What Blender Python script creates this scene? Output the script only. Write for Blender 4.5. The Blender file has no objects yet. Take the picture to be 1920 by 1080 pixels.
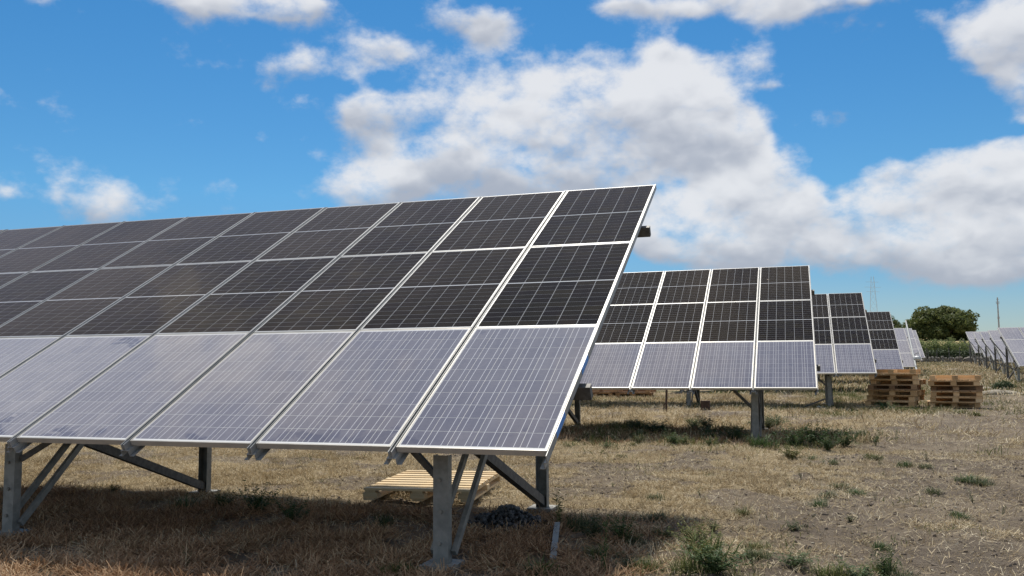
import bpy, math, random
import numpy as np
from mathutils import Vector, Matrix
random.seed(7); RNG = np.random.default_rng(11)
SC = bpy.context.scene
COL = SC.collection
R = math.radians

# ------------------------------------------------------------------ camera
CAM_POS = Vector((1.41807, -5.06679, 1.3205))
PITCH, ROLL, YAW, FPX = 0.0871, -0.0069, -0.3143, 1648.1
fw = Vector((math.sin(YAW)*math.cos(PITCH), math.cos(YAW)*math.cos(PITCH), math.sin(PITCH)))
rt = Vector((math.cos(YAW), -math.sin(YAW), 0)); up = rt.cross(fw)
rt2 = math.cos(ROLL)*rt + math.sin(ROLL)*up; up2 = -math.sin(ROLL)*rt + math.cos(ROLL)*up
cd = bpy.data.cameras.new('camera'); cam = bpy.data.objects.new('camera', cd); COL.objects.link(cam)
m3 = Matrix((rt2, up2, -fw)).transposed()
cam.matrix_world = Matrix.Translation(CAM_POS) @ m3.to_4x4()
cd.sensor_width = 36.0; cd.lens = 36.0*FPX/1920.0; cd.clip_start = 0.05; cd.clip_end = 6000
SC.camera = cam
SC.view_settings.view_transform = 'Standard'; SC.view_settings.look = 'None'
SC.view_settings.gamma = 1; SC.view_settings.use_curve_mapping = False
SC.view_settings.exposure = 0.0

def ray(px, py):
    return fw + rt2*((px-960)/FPX) - up2*((py-540)/FPX)

# ------------------------------------------------------------------ node helpers
class NT:
    def __init__(s, tree): s.t = tree; s.n = tree.nodes; s.l = tree.links
    def new(s, typ, **kw):
        nd = s.n.new(typ)
        for k, v in kw.items(): setattr(nd, k, v)
        return nd
    def link(s, a, b): s.l.new(a, b)
    def put(s, sock, v):
        if isinstance(v, bpy.types.NodeSocket): s.l.new(v, sock)
        else: sock.default_value = v
    def math(s, op, a, b=None, c=None, clamp=False):
        nd = s.new('ShaderNodeMath', operation=op); nd.use_clamp = clamp
        s.put(nd.inputs[0], a)
        if b is not None: s.put(nd.inputs[1], b)
        if c is not None: s.put(nd.inputs[2], c)
        return nd.outputs[0]
    def vec(s, op, a, b=None, c=None, out=0):
        nd = s.new('ShaderNodeVectorMath', operation=op)
        s.put(nd.inputs[0], a)
        if b is not None: s.put(nd.inputs[1], b)
        if c is not None: s.put(nd.inputs[2], c)
        return nd.outputs[out]
    def ss(s, x, lo, hi, a=0.0, b=1.0):
        nd = s.new('ShaderNodeMapRange', interpolation_type='SMOOTHSTEP')
        s.put(nd.inputs[0], x); s.put(nd.inputs[1], lo); s.put(nd.inputs[2], hi); s.put(nd.inputs[3], a); s.put(nd.inputs[4], b)
        return nd.outputs[0]
    def noise(s, vec, scale, detail=4, rough=0.5, dist=0.0):
        nd = s.new('ShaderNodeTexNoise')
        if vec is not None: s.put(nd.inputs['Vector'], vec)
        nd.inputs['Scale'].default_value = scale; nd.inputs['Detail'].default_value = detail
        nd.inputs['Roughness'].default_value = rough; nd.inputs['Distortion'].default_value = dist
        return nd.outputs['Fac']
    def mix(s, f, a, b, blend='MIX'):
        nd = s.new('ShaderNodeMix', data_type='RGBA', blend_type=blend)
        s.put(nd.inputs[0], f); s.put(nd.inputs[6], a); s.put(nd.inputs[7], b)
        return nd.outputs[2]
    def ramp(s, f, stops):
        nd = s.new('ShaderNodeValToRGB'); e = nd.color_ramp.elements
        while len(e) < len(stops): e.new(0.5)
        for i, (p, c) in enumerate(stops): e[i].position = p; e[i].color = (*c, 1)
        s.put(nd.inputs[0], f); return nd.outputs[0]

def C4(r, g, b): return (r, g, b, 1)

# ------------------------------------------------------------------ sky and sun
SUN_TO = Vector((-0.20, 0.53, 1.0)).normalized()
SUN_EL = math.asin(SUN_TO.z); SUN_AZ = math.atan2(SUN_TO.x, SUN_TO.y)
W = bpy.data.worlds.new('World'); SC.world = W; W.use_nodes = True
W.cycles.sampling_method = 'MANUAL'; W.cycles.sample_map_resolution = 256
t = NT(W.node_tree); t.n.clear()
sky = t.new('ShaderNodeTexSky', sky_type='NISHITA'); sky.sun_disc = False
sky.sun_elevation = SUN_EL; sky.sun_rotation = SUN_AZ
sky.air_density = 1.0; sky.dust_density = 0.25; sky.ozone_density = 2.5; sky.altitude = 50
SKY_STR = 0.105
tc = t.new('ShaderNodeTexCoord'); D = tc.outputs['Generated']
sx = t.new('ShaderNodeSeparateXYZ'); t.link(D, sx.inputs[0])
az = t.math('ARCTAN2', sx.outputs[0], sx.outputs[1]); el = t.math('ARCSINE', sx.outputs[2])
cb = t.new('ShaderNodeCombineXYZ'); t.link(az, cb.inputs[0]); t.link(el, cb.inputs[1]); P0 = cb.outputs[0]
# slow domain warp so that cloud masses are not ellipses
wn = t.new('ShaderNodeTexNoise'); t.link(D, wn.inputs['Vector']); wn.inputs['Scale'].default_value = 9; wn.inputs['Detail'].default_value = 3
wv = t.vec('SUBTRACT', wn.outputs['Color'], (0.5, 0.5, 0.5)); wv = t.vec('MULTIPLY', wv, (0.10, 0.055, 0.0))
Pw = t.vec('ADD', P0, wv)
CLOUDS = [  # where the cloud masses stand: photo x, y, half sizes, weight
 (760,222,150,54,.9),(950,215,170,80,1),(1130,205,150,92,1),(1290,225,125,70,1),(1385,262,60,38,.7),(850,320,150,55,.8),(1060,320,260,80,1),(680,205,80,42,.7),
 (655,345,75,42,.75),(745,335,60,50,.6),(590,280,40,25,.4),
 (1330,410,150,62,.9),(1455,345,110,66,.85),(1500,440,210,62,.9),(1700,335,110,60,.85),(1850,325,120,55,.9),(1620,475,240,48,.8),(1860,420,150,70,.9),(1840,505,130,26,.7),(1280,465,110,60,.75),(1650,400,120,40,.6),
 (420,8,190,30,.9),(520,22,80,36,.85),(860,20,90,30,.85),(915,58,48,30,.75),(1330,6,150,28,.9),(1455,22,70,26,.8),(1160,14,55,24,.5),(1600,10,60,18,.6),
 (700,92,95,42,.55),(545,122,60,36,.6),(760,98,60,26,.42),(640,130,60,22,.3),(610,165,60,14,-.3),(1240,108,48,40,.6),(1765,215,110,34,-.7),(1560,215,90,60,-.5),(1610,285,60,56,-.9),(1590,380,22,14,-.5),(1215,500,75,20,-.9),(800,322,36,14,-.5),(590,230,40,40,-.4),(1455,258,40,26,-.5),(1900,245,50,10,-.5),(1620,100,90,60,-.4),(1410,98,60,30,.38),(1490,240,60,40,.45),(1440,165,40,14,.35),
 (1860,85,75,60,.8),(1912,180,45,50,.65),(1770,42,48,30,.5),(1908,50,55,55,.65),
 (152,364,72,54,1.25),(-5,356,34,24,.7),(130,25,55,36,.5),(270,380,30,20,.3),
 (2290,250,200,90,.9),(2250,440,260,60,.9),(2100,60,120,50,.7),(-420,120,220,60,.8),(-300,300,160,40,.6),(-700,380,200,50,.8)]
# running state S = (azimuth, elevation, summed cover): chained so that the shader needs little memory
S = Pw; acch = 0.0
for (px, py, rx, ry, wgt) in CLOUDS:
    if 1300 < px < 1920 and py > 300 and wgt > 0: wgt *= .80
    d = ray(px, py).normalized(); a0 = math.atan2(d.x, d.y); e0 = math.asin(d.z)
    ia, ie = FPX/(rx*1.0), FPX/(ry*1.0)
    v = t.vec('MULTIPLY_ADD', S, (ia, ie, 0), (-a0*ia, -e0*ie, 0))
    q = t.vec('DOT_PRODUCT', v, v, out=1)
    g = t.math('MULTIPLY', t.math('POWER', 0.36788, q), wgt)
    sp = t.new('ShaderNodeSeparateXYZ'); t.link(v, sp.inputs[0])
    acch = t.math('MULTIPLY_ADD', g, sp.outputs[1], acch)
    cz = t.new('ShaderNodeCombineXYZ'); t.link(g, cz.inputs[2]); t.link(t.math('MULTIPLY', acch, 1e-9), cz.inputs[0])
    S = t.vec('ADD', S, cz.outputs[0])
sz = t.new('ShaderNodeSeparateXYZ'); t.link(S, sz.inputs[0]); acc = t.math('MAXIMUM', sz.outputs[2], 0.0)
relh = t.math('DIVIDE', acch, t.math('ADD', acc, 0.08))
sc3 = t.vec('MULTIPLY', D, (1, 1, 1.5))
FAR_OFF = (7.7, 4.4, 2.2)
# the rest of the dome: the same kind of broken cumulus from plain noise
far = t.ss(t.noise(t.vec('ADD', t.vec('MULTIPLY', D, (1, 1, 1.8)), FAR_OFF), 3.2, 3, .5), .40, .56, 0, .9)
dc = (fw.x, fw.y, fw.z+.12)
cosv = t.vec('DOT_PRODUCT', D, Vector(dc).normalized(), out=1)
outm = t.ss(cosv, .84, .70)
accf = t.math('MULTIPLY_ADD', far, outm, acc)
def billow(p):
    """cauliflower puffs: rounded cells inside rounded cells"""
    vo = t.new('ShaderNodeTexVoronoi', feature='F1'); vo.inputs['Scale'].default_value = 17; vo.inputs['Detail'].default_value = 2.0
    vo.inputs['Roughness'].default_value = .55; vo.inputs['Lacunarity'].default_value = 2.1; vo.normalize = True
    t.link(p, vo.inputs['Vector'])
    return t.math('SUBTRACT', .36, vo.outputs['Distance'])
wq = t.new('ShaderNodeTexNoise'); t.link(sc3, wq.inputs['Vector']); wq.inputs['Scale'].default_value = 16; wq.inputs['Detail'].default_value = 4
scw = t.vec('MULTIPLY_ADD', t.vec('SUBTRACT', wq.outputs['Color'], (.5, .5, .5)), (.045, .045, .045), sc3)
UPO = (0.0, 0.0, 0.020)
B0 = billow(scw); B1 = billow(t.vec('ADD', scw, UPO))
n1 = t.noise(sc3, 11, 6, .62)
n2 = t.noise(sc3, 60, 3, .6)
dens = t.math('MULTIPLY_ADD', t.math('SUBTRACT', n1, .5), 2.15, t.math('MINIMUM', accf, .90))
dens = t.math('MULTIPLY_ADD', B0, .85, dens)
dens = t.math('MULTIPLY_ADD', t.math('SUBTRACT', n2, .5), .14, dens)
alpha = t.ss(dens, .30, 1.05)
thick = t.ss(dens, .45, 1.4)
nl = t.noise(sc3, 9, 2, .5); nlb = t.noise(t.vec('ADD', sc3, (0, 0, .03)), 9, 2, .5)
lit = t.math('MULTIPLY_ADD', relh, .84, .55)
lit = t.math('MULTIPLY_ADD', t.math('SUBTRACT', nl, nlb), 1.4, lit)
lit = t.math('MULTIPLY_ADD', t.math('SUBTRACT', B0, B1), 1.15, lit)
lit = t.math('ADD', lit, t.math('MULTIPLY', t.math('SUBTRACT', 1.0, thick), .16))
litc = t.ss(lit, 0.0, 1.0)
ccol = t.mix(litc, C4(.42, .455, .53), C4(.81, .82, .845))
# blue of the clear sky: physical sky, a little more saturated as the phone recorded it
hs = t.new('ShaderNodeHueSaturation'); hs.inputs['Saturation'].default_value = 1.12; hs.inputs['Value'].default_value = 1.0
t.link(sky.outputs[0], hs.inputs['Color'])
tint = t.ramp(t.ss(el, -.02, .55), [(0, (.60, .66, .78)), (.10, (.45, .66, .82)), (.30, (.45, .80, .94)), (1, (.30, .76, .96))])
skyc = t.vec('SCALE', t.vec('MULTIPLY', hs.outputs[0], tint)); skyc.node.inputs['Scale'].default_value = SKY_STR
al = t.math('MULTIPLY', alpha, .94)
# clouds thin out into the pale band of air near the horizon
al = t.math('MULTIPLY', al, t.ss(el, .015, .075, .25, 1))
al = t.math('MULTIPLY', al, t.ss(el, -.01, .012))
fin = t.mix(al, skyc, ccol)
bg = t.new('ShaderNodeBackground'); bg.inputs['Strength'].default_value = 1.0; t.link(fin, bg.inputs[0])
wo = t.new('ShaderNodeOutputWorld'); t.link(bg.outputs[0], wo.inputs[0])

sl = bpy.data.lights.new('sun', 'SUN'); sl.energy = 4.7; sl.angle = R(2.6); sl.color = (1.0, .94, .84)
so = bpy.data.objects.new('sun', sl); COL.objects.link(so)
so.rotation_euler = (-SUN_TO).to_track_quat('-Z', 'Y').to_euler(); so.location = (0, 0, 50)

# ------------------------------------------------------------------ materials
def mat(name):
    m = bpy.data.materials.new(name); m.use_nodes = True
    tt = NT(m.node_tree); b = m.node_tree.nodes['Principled BSDF']
    return m, tt, b

def simple(name, c1, c2, scale=8, rough=.6, metal=0.0, bump=0.0, spec=.5, detail=5, coord='Object', stretch=None):
    m, tt, b = mat(name)
    co = tt.new('ShaderNodeTexCoord').outputs[coord]
    if stretch: co = tt.vec('MULTIPLY', co, stretch)
    oi = tt.new('ShaderNodeObjectInfo').outputs['Random']
    co = tt.vec('ADD', co, tt.vec('SCALE', (3.1, 5.7, 9.1), None)) if False else co
    n = tt.noise(co, scale, detail, .6)
    f = tt.math('ADD', tt.ss(n, .3, .7), tt.math('MULTIPLY_ADD', oi, .5, -.25), clamp=True)
    tt.link(tt.mix(f, C4(*c1), C4(*c2)), b.inputs['Base Color'])
    b.inputs['Roughness'].default_value = rough; b.inputs['Metallic'].default_value = metal
    b.inputs['Specular IOR Level'].default_value = spec
    if bump:
        bp = tt.new('ShaderNodeBump'); bp.inputs['Strength'].default_value = bump; bp.inputs['Distance'].default_value = .01
        tt.link(n, bp.inputs['Height']); tt.link(bp.outputs[0], b.inputs['Normal'])
    return m

M = {}
M['galv'] = simple('galvanised_steel', (.17, .175, .165), (.27, .272, .252), 14, .55, .15, .1, detail=7)
M['darksteel'] = simple('weathered_steel', (.075, .075, .072), (.15, .145, .135), 18, .6, .15, .15)
M['alu'] = simple('anodised_aluminium', (.35, .35, .345), (.43, .43, .42), 5, .45, .2)
M['rail'] = simple('rail_aluminium', (.25, .255, .25), (.33, .33, .32), 5, .45, .15)
M['alucream'] = simple('aged_aluminium', (.40, .38, .34), (.49, .465, .415), 5, .45, .2)
M['tape'] = simple('blue_film', (.02, .20, .62), (.03, .26, .70), 30, .4)
M['plate'] = simple('base_plate_steel', (.17, .165, .145), (.29, .28, .25), 20, .6, .2, .2)
M['cable'] = simple('cable_black', (.02, .02, .02), (.03, .03, .03), 10, .5)
M['whitepaint'] = simple('white_plastic', (.50, .51, .50), (.60, .61, .60), 6, .5)
M['polegrey'] = simple('grey_white_tube', (.26, .275, .27), (.36, .375, .365), 6, .6)
M['stone'] = simple('pale_stone', (.26, .225, .17), (.38, .335, .26), 9, .9, 0, .6)
M['darkstone'] = simple('dark_stone', (.03, .031, .033), (.17, .172, .175), 30, .85, 0, .5)
M['clod'] = simple('dry_clod', (.14, .11, .082), (.25, .20, .15), 6, .95, 0, .5)
M['wall'] = simple('rubble_wall', (.16, .14, .115), (.34, .31, .26), 3.2, .95, 0, .8)
M['rust'] = simple('rusty_steel', (.05, .03, .022), (.10, .06, .04), 18, .8, 0, .3)
M['bark'] = simple('bark', (.06, .045, .035), (.12, .09, .07), 6, .9, 0, .6)
M['concrete'] = simple('concrete_pole', (.40, .38, .35), (.50, .48, .45), 4, .8)
M['lattice'] = simple('hazed_pylon_steel', (.46, .47, .49), (.52, .53, .55), 4, .6)  # steel made paler, distance haze put into the colour

def wood(name, a, b_, c):
    m, tt, b = mat(name)
    co = tt.new('ShaderNodeTexCoord').outputs['Object']
    oi = tt.new('ShaderNodeObjectInfo').outputs['Random']
    off = tt.new('ShaderNodeCombineXYZ'); 
    for i in range(3): tt.put(off.inputs[i], tt.math('MULTIPLY', oi, 31.7+11*i))
    p = tt.vec('ADD', tt.vec('MULTIPLY', co, (2, 26, 26)), off.outputs[0])
    n = tt.noise(p, 1.6, 6, .6, .4)
    n2 = tt.noise(tt.vec('ADD', co, off.outputs[0]), 3.0, 3, .5)
    f = tt.math('ADD', tt.math('MULTIPLY', n, .7), tt.math('MULTIPLY_ADD', oi, .55, -.25))
    col = tt.ramp(f, [(.15, c), (.45, a), (.75, b_)])
    col = tt.mix(tt.ss(n2, .55, .75, 0, .35), col, C4(.16, .12, .08))
    tt.link(col, b.inputs['Base Color']); b.inputs['Roughness'].default_value = .8; b.inputs['Specular IOR Level'].default_value = .25
    bp = tt.new('ShaderNodeBump'); bp.inputs['Strength'].default_value = .3; bp.inputs['Distance'].default_value = .004
    tt.link(n, bp.inputs['Height']); tt.link(bp.outputs[0], b.inputs['Normal'])
    return m
M['wood'] = wood('pallet_wood', (.70, .47, .25), (.78, .58, .36), (.50, .32, .16))
M['woodpale'] = wood('fresh_pallet_wood', (.70, .54, .33), (.78, .64, .44), (.56, .41, .23))
M['wooddark'] = wood('weathered_pallet_wood', (.34, .21, .12), (.44, .29, .17), (.20, .12, .065))

def grass_mat(name, stops, rough=.75, trans=.25):
    m, tt, b = mat(name)
    ge = tt.new('ShaderNodeNewGeometry'); oi = tt.new('ShaderNodeObjectInfo').outputs['Random']
    f = tt.math('FRACT', tt.math('MULTIPLY_ADD', oi, .37, ge.outputs['Random Per Island']))
    pn = tt.noise(ge.outputs['Position'], .7, 3, .5)
    f2 = tt.math('ADD', tt.math('MULTIPLY', f, .65), tt.math('MULTIPLY_ADD', pn, .9, -.27), clamp=True)
    col = tt.ramp(f2, stops)
    tt.link(col, b.inputs['Base Color']); b.inputs['Roughness'].default_value = rough; b.inputs['Specular IOR Level'].default_value = .2
    if trans:
        tr = tt.new('ShaderNodeBsdfTranslucent'); tt.link(col, tr.inputs[0])
        mx = tt.new('ShaderNodeMixShader'); mx.inputs[0].default_value = trans
        o = m.node_tree.nodes['Material Output']
        tt.link(b.outputs[0], mx.inputs[1]); tt.link(tr.outputs[0], mx.inputs[2]); tt.link(mx.outputs[0], o.inputs[0])
    return m
M['straw'] = grass_mat('dry_straw', [(0, (.09, .065, .038)), (.28, (.30, .225, .13)), (.62, (.58, .475, .30)), (1, (.86, .77, .58))], .8, .15)
M['shaded_straw'] = grass_mat('warm_shade_straw', [(0, (.14, .075, .042)), (.4, (.31, .185, .10)), (.75, (.48, .33, .20)), (1, (.64, .50, .32))], .85, .1)  # straw with the reddish warmth of the table shade put into its colour
M['grass'] = grass_mat('green_grass', [(0, (.05, .065, .02)), (.4, (.09, .115, .035)), (.7, (.16, .165, .06)), (1, (.32, .27, .12))])
M['weedleaf'] = grass_mat('weed_leaf', [(0, (.040, .070, .026)), (.5, (.070, .115, .040)), (1, (.13, .175, .065))], .55, .3)
M['weedpale'] = grass_mat('weed_grey_leaf', [(0, (.06, .075, .035)), (.5, (.10, .12, .055)), (1, (.17, .17, .08))], .6, .3)
M['pine'] = grass_mat('pine_needles', [(0, (.055, .078, .026)), (.5, (.12, .145, .048)), (1, (.24, .25, .09))], .6, .45)
M['reed'] = grass_mat('reed_leaves', [(0, (.14, .17, .07)), (.5, (.20, .24, .09)), (1, (.30, .32, .15))], .6, .5)
M['bushdark'] = grass_mat('dark_bush_leaves', [(0, (.04, .06, .028)), (.5, (.075, .105, .045)), (1, (.12, .15, .065))], .6, .25)

# ---- photovoltaic laminates
def panel_coat(tt, b, base, dust_amt, dust_col, rough, sl=(3.0, 1.6, .75)):
    """dust lying on the glass: patchy; the sheen seen at a slant is put into its colour too"""
    ge = tt.new('ShaderNodeNewGeometry'); pos = ge.outputs['Position']
    lw = tt.new('ShaderNodeLayerWeight'); lw.inputs['Blend'].default_value = .5
    d1 = tt.noise(pos, .55, 4, .55); d2 = tt.noise(pos, 5.0, 6, .65)
    cover = tt.math('MULTIPLY', tt.math('MULTIPLY_ADD', d1, .9, .55), dust_amt)
    cover = tt.math('MULTIPLY', cover, tt.math('MULTIPLY_ADD', d2, .35, .83))
    st_ = tt.noise(tt.vec('MULTIPLY', pos, (17, 1.1, 1.1)), 1.0, 4, .6)
    cover = tt.math('MULTIPLY', cover, tt.math('MULTIPLY_ADD', st_, .55, .72))
    oi_ = tt.new('ShaderNodeObjectInfo').outputs['Random']
    cover = tt.math('MULTIPLY', cover, tt.math('MULTIPLY_ADD', oi_, .16, .92))
    slant = tt.math('MULTIPLY_ADD', tt.math('POWER', lw.outputs['Facing'], sl[0]), sl[1], sl[2])
    cover = tt.math('MULTIPLY', cover, slant)
    # a few bird droppings and mud splashes
    vd = tt.new('ShaderNodeTexVoronoi'); vd.inputs['Scale'].default_value = 2.3; vd.inputs['Randomness'].default_value = 1
    wb = tt.new('ShaderNodeTexNoise'); tt.link(pos, wb.inputs['Vector']); wb.inputs['Scale'].default_value = 30
    tt.link(tt.vec('MULTIPLY_ADD', wb.outputs['Color'], (.022, .03, .03), pos), vd.inputs['Vector'])
    sc_ = tt.new('ShaderNodeSeparateColor'); tt.link(vd.outputs['Color'], sc_.inputs[0])
    lim = tt.math('MULTIPLY', tt.ss(sc_.outputs[0], .80, 1.0), .055)
    cover = tt.math('MAXIMUM', cover, tt.math('MULTIPLY', tt.math('LESS_THAN', vd.outputs['Distance'], lim), .9))
    return pos, d2, cover

def poly_mat():
    m, tt, b = mat('poly_cell')
    uv = tt.new('ShaderNodeUVMap').outputs[0]
    s2 = tt.new('ShaderNodeSeparateXYZ'); tt.link(uv, s2.inputs[0])
    ge = tt.new('ShaderNodeNewGeometry'); oi = tt.new('ShaderNodeObjectInfo').outputs['Random']
    rnd = tt.math('FRACT', tt.math('ADD', ge.outputs['Random Per Island'], tt.math('MULTIPLY', oi, 7.3)))
    vo = tt.new('ShaderNodeTexVoronoi'); tt.link(ge.outputs['Position'], vo.inputs['Vector']); vo.inputs['Scale'].default_value = 55
    grain = tt.new('ShaderNodeSeparateColor'); tt.link(vo.outputs['Color'], grain.inputs[0])
    f = tt.math('ADD', tt.math('MULTIPLY', rnd, .6), tt.math('MULTIPLY', grain.outputs[0], .4))
    cell = tt.mix(f, C4(.060, .063, .108), C4(.100, .102, .148))
    pos, d2, cover = panel_coat(tt, b, cell, .43, None, .3, (4.0, 7.0, .30))
    # rain has washed the dust off in blotches along the lower rim (v runs up the slope of the panel)
    at = tt.new('ShaderNodeAttribute'); at.attribute_name = 'pv'; 
    pv = tt.new('ShaderNodeMath', operation='MULTIPLY'); tt.link(at.outputs['Fac'], pv.inputs[0]); pv.inputs[1].default_value = 1.0
    n3 = tt.noise(pos, 3.4, 7, .62, .6)
    low = tt.math('ADD', tt.ss(pv.outputs[0], .04, .26, .17, 0.0), tt.ss(pv.outputs[0], .85, .97, 0.0, .05))
    rim = tt.ss(tt.math('ADD', tt.math('MULTIPLY', tt.math('SUBTRACT', n3, .5), 1.3), low), .20, .30)
    cover = tt.math('MULTIPLY', cover, tt.math('MULTIPLY_ADD', rim, -.55, 1.0), clamp=True)
    col = tt.mix(cover, cell, C4(.41, .38, .375))
    # two bus bars per cell
    u3 = tt.math('ABSOLUTE', tt.math('SUBTRACT', s2.outputs[0], .5))
    bar = tt.math('LESS_THAN', tt.math('ABSOLUTE', tt.math('SUBTRACT', u3, .24)), .0105)
    col = tt.mix(tt.math('MULTIPLY', bar, .9), col, C4(.74, .74, .76))
    tt.link(col, b.inputs['Base Color'])
    b.inputs['Roughness'].default_value = .02; b.inputs['Specular IOR Level'].default_value = .28
    return m
def mono_mat():
    m, tt, b = mat('mono_cell')
    uv = tt.new('ShaderNodeUVMap').outputs[0]
    s2 = tt.new('ShaderNodeSeparateXYZ'); tt.link(uv, s2.inputs[0])
    ge = tt.new('ShaderNodeNewGeometry'); oi = tt.new('ShaderNodeObjectInfo').outputs['Random']
    rnd = tt.math('FRACT', tt.math('ADD', ge.outputs['Random Per Island'], tt.math('MULTIPLY', oi, 7.3)))
    cell = tt.ramp(rnd, [(0, (.005, .0045, .0065)), (.35, (.008, .006, .007)), (.7, (.008, .007, .005)), (1, (.016, .013, .008))])
    cell = tt.mix(tt.math('MULTIPLY', oi, .8), cell, C4(.020, .0155, .011))
    pos, d2, cover = panel_coat(tt, b, cell, .030, None, .3, (6.0, 42.0, .15))
    cover = tt.math('MINIMUM', cover, .9)
    col = tt.mix(cover, cell, C4(.36, .29, .235))
    u9 = tt.math('FRACT', tt.math('MULTIPLY', s2.outputs[0], 9.0))
    bar = tt.math('LESS_THAN', tt.math('ABSOLUTE', tt.math('SUBTRACT', u9, .5)), .03)
    col = tt.mix(tt.math('MULTIPLY', bar, .08), col, C4(.6, .6, .6))
    tt.link(col, b.inputs['Base Color'])
    b.inputs['Roughness'].default_value = .02; b.inputs['Specular IOR Level'].default_value = .025; b.inputs['Specular Tint'].default_value = C4(1, .90, .80)
    return m
M['poly'] = poly_mat(); M['mono'] = mono_mat()
def sheet_mat(name, c, dust):
    m, tt, b = mat(name)
    pos, d2, cover = panel_coat(tt, b, None, dust, None, .3)
    tt.link(tt.mix(tt.math('MINIMUM', cover, 1.0), C4(*c), C4(.42, .40, .37)), b.inputs['Base Color'])
    b.inputs['Roughness'].default_value = .02; b.inputs['Specular IOR Level'].default_value = .25
    return m
M['back_poly'] = sheet_mat('backsheet_poly', (.80, .79, .77), .12)
M['back_mono'] = sheet_mat('backsheet_mono', (.58, .58, .58), .05)

# ------------------------------------------------------------------ mesh builder
class MB:
    def __init__(s): s.v = []; s.f = []; s.uv = []
    def box(s, x0, x1, y0, y1, z0, z1, mtx=None, taper=None):
        b = len(s.v)
        p = [(x0,y0,z0),(x1,y0,z0),(x1,y1,z0),(x0,y1,z0),(x0,y0,z1),(x1,y0,z1),(x1,y1,z1),(x0,y1,z1)]
        if mtx is not None: p = [tuple(mtx @ Vector(q)) for q in p]
        s.v += p
        for q in ((0,3,2,1),(4,5,6,7),(0,1,5,4),(1,2,6,5),(2,3,7,6),(3,0,4,7)): s.f.append(tuple(b+i for i in q))
        return s
    def beam(s, a, b_, w, h, upv=(0, 0, 1), prof='box', th=.004):
        """bar from a to b; w across, h along upv side; prof box / C / L"""
        a = Vector(a); b_ = Vector(b_); d = b_-a; L = d.length; d.normalize()
        u = Vector(upv); sd = d.cross(u).normalized(); u = sd.cross(d).normalized()
        mt = Matrix.Translation(a) @ Matrix((sd, d, u)).transposed().to_4x4()
        if prof == 'box': s.box(-w/2, w/2, 0, L, -h/2, h/2, mt)
        elif prof == 'C':
            s.box(-w/2, w/2, 0, L, -h/2, -h/2+th, mt)
            s.box(-w/2, -w/2+th, 0, L, -h/2+th, h/2, mt); s.box(w/2-th, w/2, 0, L, -h/2+th, h/2, mt)
        elif prof == 'L':
            s.box(-w/2, w/2, 0, L, -h/2, -h/2+th, mt); s.box(-w/2, -w/2+th, 0, L, -h/2+th, h/2, mt)
        return s
    def tube(s, pts, rad, n=8, cap=True):
        rad = rad if isinstance(rad, (list, tuple)) else [rad]*len(pts)
        pts = [Vector(p) for p in pts]; base = len(s.v)
        for i, p in enumerate(pts):
            d = (pts[min(i+1, len(pts)-1)]-pts[max(i-1, 0)]).normalized()
            ax = d.orthogonal().normalized() if i == 0 else (ax - d*ax.dot(d)).normalized()
            bx = d.cross(ax)
            for k in range(n):
                an = 2*math.pi*k/n; s.v.append(tuple(p + (ax*math.cos(an)+bx*math.sin(an))*rad[i]))
        for i in range(len(pts)-1):
            for k in range(n):
                k2 = (k+1) % n
                s.f.append((base+i*n+k, base+i*n+k2, base+(i+1)*n+k2, base+(i+1)*n+k))
        if cap:
            s.f.append(tuple(base+k for k in reversed(range(n)))); s.f.append(tuple(base+(len(pts)-1)*n+k for k in range(n)))
        return s
    def mesh(s, name, material):
        me = bpy.data.meshes.new(name); me.from_pydata(s.v, [], s.f); me.materials.append(material); me.update()
        return me
    def build(s, name, material, parent=None, loc=(0, 0, 0)):
        return link(name, s.mesh(name, material), parent, loc)

def link(name, me, parent=None, loc=(0, 0, 0), rot=(0, 0, 0)):
    o = bpy.data.objects.new(name, me); COL.objects.link(o); o.location = loc; o.rotation_euler = rot
    if parent is not None: o.parent = parent
    return o
def tag(o, label=None, cat=None, group=None, kind=None):
    if label: o['label'] = label
    if cat: o['category'] = cat
    if group: o['group'] = group
    if kind: o['kind'] = kind
    return o
def empty(name, loc, label, cat, group=None, rz=0):
    o = link(name, None, None, loc, (0, 0, rz)); o.empty_display_size = .2
    return tag(o, label, cat, group)

def np_mesh(name, verts, tris, material, uvs=None):
    me = bpy.data.meshes.new(name)
    me.vertices.add(len(verts)); me.vertices.foreach_set('co', np.asarray(verts, np.float32).ravel())
    k = tris.shape[1]
    me.loops.add(tris.size); me.loops.foreach_set('vertex_index', tris.astype(np.int32).ravel())
    me.polygons.add(len(tris)); me.polygons.foreach_set('loop_start', np.arange(0, tris.size, k, dtype=np.int32))
    me.polygons.foreach_set('loop_total', np.full(len(tris), k, np.int32))
    me.update(calc_edges=True); me.materials.append(material)
    return me

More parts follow.
